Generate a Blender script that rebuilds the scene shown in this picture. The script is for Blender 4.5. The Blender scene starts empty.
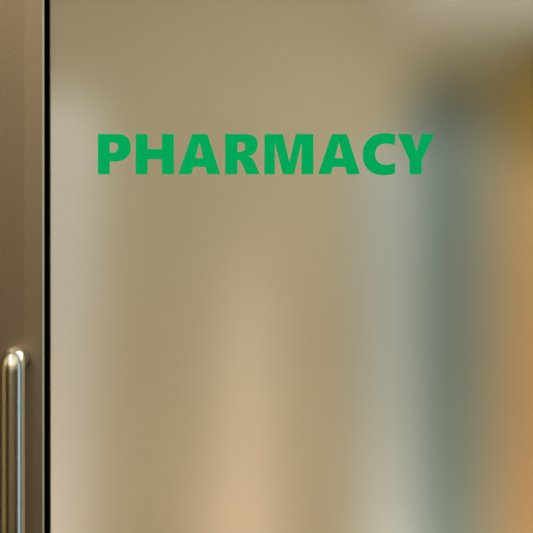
import bpy, bmesh, math
from mathutils import Vector

SC = bpy.context.scene
COL = SC.collection
PI = math.pi

# ------------------------------------------------------------------ scale
CAM_D = 1.6            # camera to glass, metres
PX = 0.0012            # metres per photo pixel on the glass plane
CAM_Z = 1.30


def X(px, d=0.0):
    return (px - 266.5) * PX * (CAM_D + d) / CAM_D


def Z(py, d=0.0):
    return CAM_Z + (266.5 - py) * PX * (CAM_D + d) / CAM_D


def srgb(r, g, b):
    def f(c):
        c /= 255.0
        return c / 12.92 if c <= 0.04045 else ((c + 0.055) / 1.055) ** 2.4
    return (f(r), f(g), f(b), 1.0)


# -------------------------------------------------------------- materials
def mat(name, col, rough=0.6, metal=0.0, spec=0.5, noise=0.0, nscale=40.0, bump=0.0,
        stretch=(1, 1, 1)):
    m = bpy.data.materials.new(name)
    m.use_nodes = True
    nt = m.node_tree
    b = nt.nodes['Principled BSDF']
    b.inputs['Base Color'].default_value = col
    b.inputs['Roughness'].default_value = rough
    b.inputs['Metallic'].default_value = metal
    b.inputs['Specular IOR Level'].default_value = spec
    if noise or bump:
        tc = nt.nodes.new('ShaderNodeTexCoord')
        mp = nt.nodes.new('ShaderNodeMapping')
        mp.inputs['Scale'].default_value = stretch
        nz = nt.nodes.new('ShaderNodeTexNoise')
        nz.inputs['Scale'].default_value = nscale
        nz.inputs['Detail'].default_value = 4
        nt.links.new(tc.outputs['Object'], mp.inputs['Vector'])
        nt.links.new(mp.outputs['Vector'], nz.inputs['Vector'])
        if noise:
            r = nt.nodes.new('ShaderNodeValToRGB')
            lo = tuple(c * (1 - noise) for c in col[:3]) + (1,)
            hi = tuple(min(1, c * (1 + noise)) for c in col[:3]) + (1,)
            r.color_ramp.elements[0].color = lo
            r.color_ramp.elements[1].color = hi
            r.color_ramp.elements[0].position = 0.3
            r.color_ramp.elements[1].position = 0.7
            nt.links.new(nz.outputs['Fac'], r.inputs['Fac'])
            nt.links.new(r.outputs['Color'], b.inputs['Base Color'])
        if bump:
            bp = nt.nodes.new('ShaderNodeBump')
            bp.inputs['Strength'].default_value = bump
            bp.inputs['Distance'].default_value = 0.001
            nt.links.new(nz.outputs['Fac'], bp.inputs['Height'])
            nt.links.new(bp.outputs['Normal'], b.inputs['Normal'])
    return m


def emit_mat(name, col, strength):
    m = bpy.data.materials.new(name)
    m.use_nodes = True
    nt = m.node_tree
    nt.nodes.clear()
    o = nt.nodes.new('ShaderNodeOutputMaterial')
    e = nt.nodes.new('ShaderNodeEmission')
    e.inputs['Color'].default_value = col
    e.inputs['Strength'].default_value = strength
    nt.links.new(e.outputs[0], o.inputs[0])
    return m


def frosted_mat():
    m = bpy.data.materials.new('satin_glass')
    m.use_nodes = True
    nt = m.node_tree
    nt.nodes.clear()
    o = nt.nodes.new('ShaderNodeOutputMaterial')
    g = nt.nodes.new('ShaderNodeBsdfGlass')
    g.distribution = 'BECKMANN'
    g.inputs['Color'].default_value = (0.97, 0.98, 0.965, 1)
    g.inputs['Roughness'].default_value = 0.275
    g.inputs['IOR'].default_value = 1.45
    nt.links.new(g.outputs[0], o.inputs[0])
    return m


M = {
    'stile': mat('brushed_steel', srgb(177, 160, 140), 0.47, 1.0, noise=0.14, nscale=900, bump=0.15),
    'stile_lit': mat('brushed_steel_lit', srgb(184, 168, 148), 0.47, 1.0, noise=0.14, nscale=900, bump=0.15),  # stile metal again; reflected brightness step at the seam put into a lighter colour
    'handle': mat('satin_steel', srgb(226, 228, 220), 0.2, 1.0),
    'edge': mat('edge_highlight', srgb(250, 238, 205), 0.5, 1.0),  # pale colour carries the highlight along the stile bevel
    'rubber': mat('black_rubber', srgb(5, 5, 4), 0.9, spec=0.0),
    'bead': mat('bead_metal', srgb(225, 215, 190), 0.5, 1.0),
    'green': mat('green_vinyl', srgb(1, 252, 158), 1.0, spec=0.0),
    'glass': frosted_mat(),
    'wall_in': mat('beige_wall', srgb(189, 177, 148), 0.9, spec=0.1, noise=0.04, nscale=3),
    'wall_hall': mat('hall_paint', srgb(150, 132, 108), 0.85, spec=0.2, noise=0.04, nscale=4),
    'wood_hall': mat('hall_timber', srgb(226, 200, 155), 0.5, spec=0.4, noise=0.25, nscale=6, stretch=(1, 1, 0.1)),
    'olive_hall': mat('hall_olive', srgb(105, 88, 38), 0.85, spec=0.2, noise=0.1, nscale=5),
    'wall_rear': mat('hall_rear_paint', srgb(198, 184, 152), 0.85, spec=0.2),
    'floor_hall': mat('hall_tiles', srgb(72, 64, 30), 0.6, noise=0.1, nscale=8),
    'floor_in': mat('shop_floor', srgb(215, 190, 158), 0.7, noise=0.05, nscale=8),
    'ceil': mat('ceiling_paint', srgb(205, 196, 178), 0.95, spec=0.1),
    'cream': mat('cream_laminate', srgb(214, 211, 205), 0.8, spec=0.1),
    'pillar': mat('pillar_paint', srgb(177, 186, 186), 0.85, spec=0.1),
    'teal': mat('grey_teal_laminate', srgb(86, 122, 130), 0.8, spec=0.1),
    'tan': mat('tan_timber', srgb(148, 147, 130), 0.7, spec=0.1, noise=0.1, nscale=5, stretch=(1, 1, 0.1)),
    'orange': mat('orange_timber', srgb(204, 160, 108), 0.7, spec=0.1, noise=0.1, nscale=5, stretch=(1, 1, 0.1)),
    'amber': mat('amber_panel', srgb(152, 120, 22), 0.6, spec=0.1),
    'umber': mat('dark_cornice', srgb(114, 104, 76), 0.8, spec=0.1),
    'peach': mat('peach_laminate', srgb(230, 210, 184), 0.85, spec=0.1),
    'soffit': mat('soffit_paint', srgb(202, 196, 186), 0.9, spec=0.1),
    'frame': mat('frame_metal', srgb(190, 170, 135), 0.45, 1.0),
    'white': mat('white_trim', srgb(215, 210, 200), 0.6),
}


# ---------------------------------------------------------------- helpers
def box(bm, x0, x1, y0, y1, z0, z1):
    vs = [bm.verts.new(p) for p in ((x0, y0, z0), (x1, y0, z0), (x1, y1, z0), (x0, y1, z0),
                                    (x0, y0, z1), (x1, y0, z1), (x1, y1, z1), (x0, y1, z1))]
    for f in ((0, 3, 2, 1), (4, 5, 6, 7), (0, 1, 5, 4), (1, 2, 6, 5), (2, 3, 7, 6), (3, 0, 4, 7)):
        bm.faces.new([vs[i] for i in f])


def extrude_profile(bm, pts, z0, z1):
    """closed outline of (x, y) points, extruded upward"""
    lo = [bm.verts.new((x, y, z0)) for x, y in pts]
    hi = [bm.verts.new((x, y, z1)) for x, y in pts]
    n = len(pts)
    bm.faces.new(lo[::-1])
    bm.faces.new(hi)
    for i in range(n):
        bm.faces.new((lo[i], lo[(i + 1) % n], hi[(i + 1) % n], hi[i]))


def tube(bm, path, r, seg=48, caps=True):
    rings = []
    for i, p in enumerate(path):
        a = path[max(0, i - 1)]
        b = path[min(len(path) - 1, i + 1)]
        t = (b - a).normalized()
        u = Vector((1, 0, 0))
        v = t.cross(u).normalized()
        rings.append([bm.verts.new(p + r * (math.cos(2 * PI * k / seg) * u + math.sin(2 * PI * k / seg) * v))
                      for k in range(seg)])
    for a, b in zip(rings, rings[1:]):
        for k in range(seg):
            bm.faces.new((a[k], a[(k + 1) % seg], b[(k + 1) % seg], b[k]))
    if caps:
        bm.faces.new(rings[0][::-1])
        bm.faces.new(rings[-1])


def obj(name, bm, m, parent=None, bevel=0.0, smooth=False):
    bmesh.ops.recalc_face_normals(bm, faces=bm.faces)
    me = bpy.data.meshes.new(name)
    bm.to_mesh(me)
    bm.free()
    me.materials.append(m)
    o = bpy.data.objects.new(name, me)
    COL.objects.link(o)
    if parent is not None:
        o.parent = parent
    if smooth:
        for p in me.polygons:
            p.use_smooth = True
    if bevel:
        bv = o.modifiers.new('bevel', 'BEVEL')
        bv.width = bevel
        bv.segments = 3
        bv.limit_method = 'ANGLE'
    return o


def tag(o, label=None, cat=None, group=None, kind=None):
    if label:
        o['label'] = label
    if cat:
        o['category'] = cat
    if group:
        o['group'] = group
    if kind:
        o['kind'] = kind
    return o


def empty(name, loc):
    o = bpy.data.objects.new(name, None)
    o.location = loc
    o.empty_display_size = 0.1
    COL.objects.link(o)
    return o


def boxes(name, m, rects, parent=None, bevel=0.0):
    bm = bmesh.new()
    for r in rects:
        box(bm, *r)
    return obj(name, bm, m, parent, bevel)


def slab(name, m, rects, label, cat):
    return tag(boxes(name, m, rects), label, cat, kind='structure')


# ------------------------------------------------------------ room shells
HX0, HX1, HY0, HZ = -1.9, 1.9, -3.6, 2.8       # the hall the camera stands in
IX0, IX1, IY1, IZ = -2.2, 2.2, 3.0, 2.7        # the shop behind the door
DX0, DX1, DZ1 = -0.385, 0.56, 2.12             # door leaf
T = 0.12

slab('floor', M['floor_hall'], [(HX0 - T, HX1 + T, HY0 - T, 0.05, -0.1, 0)],
     'brown tiled floor of the hall in front of the door', 'floor')
slab('floor_inside', M['floor_in'], [(IX0 - T, IX1 + T, 0.05, IY1 + T, -0.1, 0)],
     'warm pale floor of the shop behind the glass door', 'floor')
slab('ceiling', M['ceil'], [(HX0 - T, HX1 + T, HY0 - T, 0.05, HZ, HZ + 0.1)],
     'pale ceiling of the hall in front of the door', 'ceiling')
slab('ceiling_inside', M['ceil'], [(IX0 - T, IX1 + T, 0.05, IY1 + T, IZ, IZ + 0.1)],
     'pale ceiling of the shop behind the glass door', 'ceiling')
# wall that holds the door
slab('wall_front', M['wall_rear'], [(IX0 - T, DX0 - 0.05, -0.05, 0.05, 0, HZ),
                                    (DX1 + 0.05, IX1 + T, -0.05, 0.05, 0, HZ),
                                    (DX0 - 0.05, DX1 + 0.05, -0.05, 0.05, DZ1 + 0.05, HZ)],
     'brown painted wall around the glass door', 'wall')
# hall walls; the right one and the rear one have window openings
slab('wall_left', M['olive_hall'], [(HX0 - T, HX0, HY0, -0.05, 0, HZ)],
     'dark olive wall on the left of the hall', 'wall')
slab('trim_2', M['wood_hall'], [(HX0 + 0.001, HX0 + 0.03, -1.25, -0.051, 0, HZ)],
     'light timber lining on the left wall of the hall beside the door', 'trim')
WY0, WY1, WZ0, WZ1 = -1.35, -0.30, 0.3, 2.7
slab('wall_right', M['wall_hall'], [(HX1, HX1 + T, HY0, WY0, 0, HZ), (HX1, HX1 + T, WY1, -0.05, 0, HZ),
                                    (HX1, HX1 + T, WY0, WY1, 0, WZ0), (HX1, HX1 + T, WY0, WY1, WZ1, HZ)],
     'brown painted wall with a window on the right of the hall', 'wall')
RX0, RX1, RZ0, RZ1 = -0.75, -0.30, 0.9, 2.5
slab('wall_rear', M['wall_rear'], [(HX0 - T, RX0, HY0 - T, HY0, 0, HZ), (RX1, HX1 + T, HY0 - T, HY0, 0, HZ),
                                   (RX0, RX1, HY0 - T, HY0, 0, RZ0), (RX0, RX1, HY0 - T, HY0, RZ1, HZ)],
     'brown painted wall with a narrow window at the rear of the hall', 'wall')


def window(name, x0, x1, y0, y1, z0, z1, label):
    w = tag(empty(name, ((x0 + x1) / 2, (y0 + y1) / 2, z0)), label, 'window', kind='structure')
    L = Vector(w.location)
    f = 0.04
    along_x = (x1 - x0) > (y1 - y0)
    bm = bmesh.new()
    def b(*a):
        box(bm, a[0] - L.x, a[1] - L.x, a[2] - L.y, a[3] - L.y, a[4] - L.z, a[5] - L.z)
    b(x0, x1, y0, y1, z0, z0 + f)
    b(x0, x1, y0, y1, z1 - f, z1)
    if along_x:
        b(x0, x0 + f, y0, y1, z0 + f, z1 - f)
        b(x1 - f, x1, y0, y1, z0 + f, z1 - f)
    else:
        b(x0, x1, y0, y0 + f, z0 + f, z1 - f)
        b(x0, x1, y1 - f, y1, z0 + f, z1 - f)
    obj('window_frame', bm, M['white'], w)
    return w


window('window_1', HX1 + 0.02, HX1 + 0.07, WY0, WY1, WZ0, WZ1, 'tall daylight window in the right wall of the hall')
window('window_2', RX0, RX1, HY0 - 0.07, HY0 - 0.02, RZ0, RZ1, 'narrow daylight window in the rear wall of the hall')

# shop walls
slab('wall_back', M['wall_in'], [(IX0 - T, IX1 + T, IY1, IY1 + T, 0, IZ)],
     'blurred olive beige wall at the back of the shop', 'wall')
slab('wall_left_inside', M['wall_in'], [(IX0 - T, IX0, 0.05, IY1, 0, IZ)],
     'olive beige wall on the left inside the shop', 'wall')
slab('wall_right_inside', M['wall_in'], [(IX1, IX1 + T, 0.05, IY1, 0, IZ)],
     'olive beige wall on the right inside the shop', 'wall')

# ------------------------------------------------------------------- door
door = tag(empty('door_1', ((DX0 + DX1) / 2, 0, 0.01)),
           'glass door with a brushed brown steel stile, black gasket and tubular pull handle',
           'door', kind='structure')
DL = Vector(door.location)


def dpart(name, m, rects, bevel=0.0, parent=None):
    return boxes(name, m, [(a - DL.x, b - DL.x, c, d, e - DL.z, f - DL.z) for a, b, c, d, e, f in rects],
                 parent or door, bevel)


YS = -0.018                       # stile face, in front of the glass
K = (CAM_D + YS) / CAM_D          # stile face is a little nearer
SX = lambda px: (px - 266.5) * PX * K
s_seam, s_edge, s_in = SX(24.5), SX(42.2), SX(43.9)
bm = bmesh.new()
extrude_profile(bm, [(DX0 - DL.x, 0.022), (DX0 - DL.x, YS + 0.001), (DX0 + 0.001 - DL.x, YS), (s_seam - DL.x, YS), (s_seam - DL.x, 0.022)], 0.0, DZ1 - DL.z)
stile = obj('stile', bm, M['stile'], door)
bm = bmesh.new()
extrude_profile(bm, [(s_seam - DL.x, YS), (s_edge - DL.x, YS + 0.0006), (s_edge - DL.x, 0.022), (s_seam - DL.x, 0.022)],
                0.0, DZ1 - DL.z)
tag(obj('lit_strip', bm, M['stile_lit'], door), 'slightly lighter strip down the inner side of the stile')
bm = bmesh.new()
extrude_profile(bm, [(s_edge - DL.x, YS + 0.0006), (s_in - DL.x, YS + 0.0024), (s_in - DL.x, 0.022), (s_edge - DL.x, 0.022)],
                0.0, DZ1 - DL.z)
tag(obj('bevel_highlight', bm, M['edge'], door), 'thin metal bevel beside the black gasket, highlight in its pale colour')
# far stile and the two rails
dpart('stile', M['stile'], [(DX1 - 0.1, DX1, YS, 0.022, 0.01, DZ1)], 0.0015)
dpart('rail', M['stile'], [(s_in, DX1 - 0.1, YS, 0.022, 0.01, 0.16)], 0.0)
dpart('rail', M['stile'], [(s_in, DX1 - 0.1, YS, 0.022, DZ1 - 0.1, DZ1)], 0.0)
gx = X(50.0)
dpart('gasket', M['rubber'], [(s_in, gx, YS + 0.003, -0.0001, 0.16, DZ1 - 0.1),
                              (s_in, gx - 0.004, 0.0082, 0.02, 0.16, DZ1 - 0.1),
                              (DX1 - 0.108, DX1 - 0.1, -0.0015, -0.0001, 0.16, DZ1 - 0.1),
                              (DX1 - 0.106, DX1 - 0.1, 0.0082, 0.02, 0.16, DZ1 - 0.1)])
tag(dpart('edge_bead', M['bead'], [(gx, X(51.0), -0.0012, -0.0001, 0.16, DZ1 - 0.1)]), 'thin pale line along the edge of the glass')
gl = dpart('glass_pane', M['glass'], [(s_in + 0.0005, DX1 - 0.1005, 0.0, 0.008, 0.16, DZ1 - 0.1)])
tag(gl, 'large translucent glass pane')

# pull handle: round bar with bent ends, mounted on the stile
h = empty('door_handle', (0, 0, 0))
h.parent = door
tag(h, 'satin steel tubular pull handle with bent ends')
HR = 0.01475
hx = SX(18.6)
z_top = CAM_Z - (359.7 - 266.5) * PX * K
z_bot = z_top - 0.40
STAND = 0.038                      # from stile face to bar axis
BR = 0.016
path = []
yf = YS
yb = YS - STAND
path.append(Vector((hx, yf + 0.004, z_top)))
path.append(Vector((hx, yb + BR, z_top)))
for i in range(1, 21):
    a = i / 20 * PI / 2
    path.append(Vector((hx, yb + BR - BR * math.sin(a), z_top - BR + BR * math.cos(a))))
for i in range(1, 20):
    path.append(Vector((hx, yb, z_top - BR + (z_bot - z_top + 2 * BR) * i / 20)))
for i in range(0, 21):
    a = i / 20 * PI / 2
    path.append(Vector((hx, yb + BR - BR * math.cos(a), z_bot + BR - BR * math.sin(a))))
path.append(Vector((hx, yf + 0.004, z_bot)))
mid = (z_top + z_bot) / 2
for p in path:                     # the arms splay a few millimetres towards the ends of the bar
    p.z += (0.0045 if p.z > mid else -0.0045) * (yf - p.y) / STAND * min(1.0, abs(p.z - mid) / (z_top - mid) * 1.0)
bm = bmesh.new()
tube(bm, [p - DL for p in path], HR, 64)
obj('grip_bar', bm, M['handle'], h, smooth=True)

# fixed frame round the door
slab('trim_1', M['frame'], [(DX0 - 0.05, DX0 - 0.004, -0.056, 0.056, 0, DZ1 + 0.05),
                            (DX1 + 0.004, DX1 + 0.05, -0.056, 0.056, 0, DZ1 + 0.05),
                            (DX0 - 0.004, DX1 + 0.004, -0.056, 0.056, DZ1 + 0.006, DZ1 + 0.05)],
     'brown metal frame around the glass door', 'door frame')


# -------------------------------------------------------------- lettering
def bez(p0, c1, c2, p1, n=14):
    out = []
    for i in range(1, n + 1):
        t = i / n
        out.append(tuple((1 - t) ** 3 * p0[k] + 3 * (1 - t) ** 2 * t * c1[k] + 3 * (1 - t) * t * t * c2[k] + t ** 3 * p1[k]
                         for k in (0, 1)))
    return out


def outline(cmds):
    pts = []
    for c in cmds:
        if len(c) == 2:
            pts.append(c)
        else:
            pts += bez(pts[-1], (c[0], c[1]), (c[2], c[3]), (c[4], c[5]))
    return pts


L_P = [[(84, 42), (295, 42), (390, 42, 437, 100, 437, 183), (437, 280, 370, 337, 258, 337), (212, 337), (212, 472), (84, 472)],
       [(212, 135), (245, 135), (282, 135, 300, 155, 300, 187), (300, 222, 280, 242, 243, 242), (212, 242)]]
L_H = [[(61, 42), (189, 42), (189, 202), (340, 202), (340, 42), (468, 42), (468, 472), (340, 472), (340, 312), (189, 312), (189, 472), (61, 472)]]
L_A = [[(183, 42), (345, 42), (484, 472), (343, 472), (326, 395), (195, 395), (176, 472), (36, 472)],
       [(261, 133), (301, 300), (217, 300)]]
L_R = [[(54, 42), (255, 42), (355, 42, 405, 80, 405, 155), (405, 215, 370, 262, 305, 280), (345, 293, 360, 322, 374, 352),
        (426, 472), (278, 472), (240, 375), (225, 340, 210, 320, 187, 320), (187, 472), (54, 472)],
       [(187, 130), (215, 130), (250, 130, 269, 148, 269, 178), (269, 212, 248, 232, 212, 232), (187, 232)]]
L_M = [[(23, 39), (206, 39), (270.5, 312), (331, 39), (508, 39), (508, 438), (388, 438), (391, 130), (317, 438), (205, 438),
        (127, 130), (129, 438), (23, 438)]]
L_C = [[(428, 48), (390, 37, 355, 32, 318, 32), (180, 32, 80, 120, 80, 262), (80, 395, 165, 483, 300, 483),
        (350, 483, 395, 475, 428, 462), (428, 347), (395, 363, 365, 372, 330, 372), (262, 372, 215, 325, 215, 257),
        (215, 190, 260, 146, 330, 146), (365, 146, 400, 153, 428, 166)]]
L_Y = [[(78, 42), (226, 42), (284, 220), (336, 42), (474, 42), (340, 322), (340, 472), (208, 472), (208, 322)]]
sign = tag(empty('vinyl_sign', (X(265), -0.0004, Z(154.2))),
           'green capital lettering PHARMACY across the upper part of the glass door', 'sign')
for loops, x0, sc in ((L_P, 90, 10.66), (L_H, 130, 10.66), (L_A, 175, 10.66), (L_R, 220, 10.66), (L_M, 262, 9.87),
                      (L_A, 314.6, 10.66), (L_C, 355, 10.66), (L_Y, 390, 10.66)):
    cu = bpy.data.curves.new('letter', 'CURVE')
    cu.dimensions = '2D'
    cu.fill_mode = 'BOTH'
    cu.extrude = 0.00015
    pl = [outline(l) for l in loops]
    cx = X(x0 + sum(p[0] for p in pl[0]) / len(pl[0]) / sc)
    for pts in pl:
        sp = cu.splines.new('POLY')
        sp.points.add(len(pts) - 1)
        for i, (u, v) in enumerate(pts):
            sp.points[i].co = (X(x0 + u / sc) - cx, Z(130 + v / sc) - sign.location.z, 0, 1)
        sp.use_cyclic_u = True
    tmp = bpy.data.objects.new('tmp', cu)
    me = bpy.data.meshes.new_from_object(tmp)
    bpy.data.objects.remove(tmp)
    bpy.data.curves.remove(cu)
    me.materials.clear()
    me.materials.append(M['green'])
    o = bpy.data.objects.new('letter', me)
    COL.objects.link(o)
    o.parent = sign
    o.location = (cx - sign.location.x, 0, 0)
    o.rotation_euler = (PI / 2, 0, 0)

# ---------------------------------------------- shop interior, seen blurred
D = 1.5
# cream cabinet at the left
cab = tag(empty('cream_cabinet', (X(20, D), D, 0)),
          'blurred tall cream cabinet seen through the glass beside the steel stile', 'cabinet')
x0, x1 = X(-60, D), X(80, D)
o0 = cab.location
boxes('body', M['cream'], [(x0 - o0.x, x1 - o0.x, 0.02, 0.25, 0.0, Z(98, D))], cab, 0.01)
boxes('door', M['cream'], [(x0 + 0.004 - o0.x, x1 - 0.004 - o0.x, 0.0, 0.018, 0.08, Z(102, D))], cab, 0.004)

# pale cabinet just left of the tall one
pc = tag(empty('pale_cabinet', (X(387, D), D, 0)),
         'blurred pale grey cabinet between the beige wall and the blue grey cabinet side', 'cabinet')
o0 = pc.location
boxes('body', M['pillar'], [(X(360, D) - o0.x, X(425, D) - o0.x, 0.03, 0.2, 0, Z(150, D))], pc, 0.01)
boxes('door', M['pillar'], [(X(361, D) - o0.x, X(424, D) - o0.x, 0.0, 0.028, 0.08, Z(154, D))], pc, 0.008)

# peach stand, tapering upward, in front of the back wall
D2 = 2.2
ds = tag(empty('display_stand', (X(246, D2), D2, 0)),
         'blurred peach stand narrowing upward in front of the beige wall', 'stand')
prof = [(0.001, Z(235, D2)), (0.022, Z(270, D2)), (0.045, Z(310, D2)), (0.072, Z(352, D2)), (0.104, Z(400, D2)),
        (0.142, Z(460, D2)), (0.180, Z(520, D2)), (0.198, Z(560, D2)), (0.198, 0.12)]
bm = bmesh.new()
rings = [[bm.verts.new((r * math.cos(2 * PI * k / 48), r * math.sin(2 * PI * k / 48), z)) for k in range(48)] for r, z in prof]
for a, b in zip(rings, rings[1:]):
    for k in range(48):
        bm.faces.new((a[k], a[(k + 1) % 48], b[(k + 1) % 48], b[k]))
bm.faces.new(rings[0])
bm.faces.new(rings[-1])
obj('tapered_body', bm, M['peach'], ds, smooth=True)
boxes('plinth', M['umber'], [(-0.21, 0.21, -0.21, 0.21, 0.0, 0.118)], ds, 0.005)

# tall cabinet: blue-grey side, tan stile, orange timber door with amber top panel
tc = tag(empty('tall_cabinet', (X(500, D), D, 0)),
         'blurred tall cabinet with blue grey side and orange timber door behind the glass', 'cabinet')
o0 = tc.location


def tcp(name, m, a, b, y0, y1, z0, z1, bev=0.003, parent=None):
    return boxes(name, m, [(X(a, D) - o0.x, X(b, D) - o0.x, y0, y1, z0, z1)], parent or tc, bev)


ztop = Z(46.2, D)
tag(tcp('side_panel', M['teal'], 426, 462, 0, 0.45, 0, Z(84.2, D)), 'blue grey side panel')
tag(tcp('face_frame', M['tan'], 462, 513, 0.0, 0.45, 0, Z(105.2, D)), 'tan upright')
dd = tag(tcp('door', M['orange'], 513, 680, 0.01, 0.45, 0.0, Z(165, D)), 'orange timber door')
tag(tcp('upper_panel', M['amber'], 513, 680, 0.01, 0.45, Z(165, D), ztop), 'dark amber upper panel')
bm = bmesh.new()
arch = [(426, 84), (428, 70), (432, 58), (445, 47), (465, 38), (488, 31), (512, 26), (545, 22), (600, 18), (690, 16),
        (690, 46), (513, 46), (513, 105), (462, 105), (462, 84)]
fr = [bm.verts.new((X(a, D) - o0.x, -0.05, Z(b, D))) for a, b in arch]
bk = [bm.verts.new((X(a, D) - o0.x, 0.46, Z(b, D))) for a, b in arch]
bm.faces.new(fr)
bm.faces.new(bk[::-1])
for k in range(len(arch)):
    q = (k + 1) % len(arch)
    bm.faces.new((fr[k], bk[k], bk[q], fr[q]))
tag(obj('cornice', bm, M['umber'], tc), 'dark curved cornice')

# pale soffit along the top of the back wall, right half
slab('trim_3', M['soffit'], [(X(395, 2.9), IX1, 2.82, IY1 - 0.001, Z(26, 2.9), IZ)],
     'pale grey soffit above the tall cabinet at the top of the back wall', 'trim')

# ----------------------------------------------------------------- lights
def area(name, loc, rot, size, size_y, power, col):
    l = bpy.data.lights.new(name, 'AREA')
    l.shape = 'RECTANGLE'
    l.size = size
    l.size_y = size_y
    l.energy = power
    l.color = col
    o = bpy.data.objects.new(name, l)
    o.location = loc
    o.rotation_euler = rot
    COL.objects.link(o)
    return o


def spot(name, loc, target, power, col, angle, blend=1.0, r=0.1):
    l = bpy.data.lights.new(name, 'SPOT')
    l.energy = power
    l.color = col
    l.spot_size = math.radians(angle)
    l.spot_blend = blend
    l.shadow_soft_size = r
    o = bpy.data.objects.new(name, l)
    o.location = loc
    o.rotation_euler = (Vector(target) - Vector(loc)).to_track_quat('-Z', 'Y').to_euler()
    COL.objects.link(o)
    return o


area('hall_ceiling_fill', (0.0, -1.85, 1.85), (PI, 0, 0), 3.2, 2.8, 72, (1.0, 0.95, 0.87))  # added unseen fill, bounced off the ceiling to light the lettering
area('hall_strip_light', (-0.75, -1.35, HZ - 0.02), (0, 0, 0), 0.42, 2.3, 8, (1.0, 0.95, 0.88))
area('shop_ceiling_light', (0.8, 1.1, IZ - 0.02), (0, 0, 0), 2.8, 1.7, 60, (0.95, 1.0, 1.02))
# warm unseen fill spots added near the shop floor to brighten the lower interior
spot('floor_fill', (0.35, 1.0, 0.12), (0.1, 3.0, 1.0), 36, (1.0, 0.83, 0.73), 120, r=0.3)
spot('floor_fill', (-0.8, 0.7, 0.12), (-0.5, 2.2, 1.0), 24, (1.0, 0.83, 0.75), 110, r=0.15)
spot('floor_fill', (-0.45, 2.15, 0.12), (-0.3, 3.0, 0.8), 15, (1.0, 0.84, 0.74), 130, r=0.2)
spot('floor_fill', (0.32, 2.15, 0.12), (0.15, 3.0, 0.8), 15, (1.0, 0.84, 0.74), 130, r=0.2)

w = bpy.data.worlds.new('sky')
SC.world = w
w.use_nodes = True
bg = w.node_tree.nodes['Background']
bg.inputs['Color'].default_value = (0.55, 0.80, 0.92, 1)
bg.inputs['Strength'].default_value = 0.9

# ----------------------------------------------------------------- camera
cd = bpy.data.cameras.new('camera')
cam = bpy.data.objects.new('camera', cd)
COL.objects.link(cam)
cam.location = (0, -CAM_D, CAM_Z)
cam.rotation_euler = (PI / 2, 0, 0)
cd.sensor_fit = 'HORIZONTAL'
cd.sensor_width = 36
cd.lens = 36 * CAM_D / (533 * PX)
cd.clip_start = 0.02
SC.camera = cam

SC.cycles.use_denoising = True
SC.cycles.max_bounces = 12
SC.cycles.transmission_bounces = 8
vs = SC.view_settings
vs.view_transform = 'Standard'
vs.look = 'None'
vs.exposure = 0.0
vs.gamma = 1.0
vs.use_curve_mapping = False
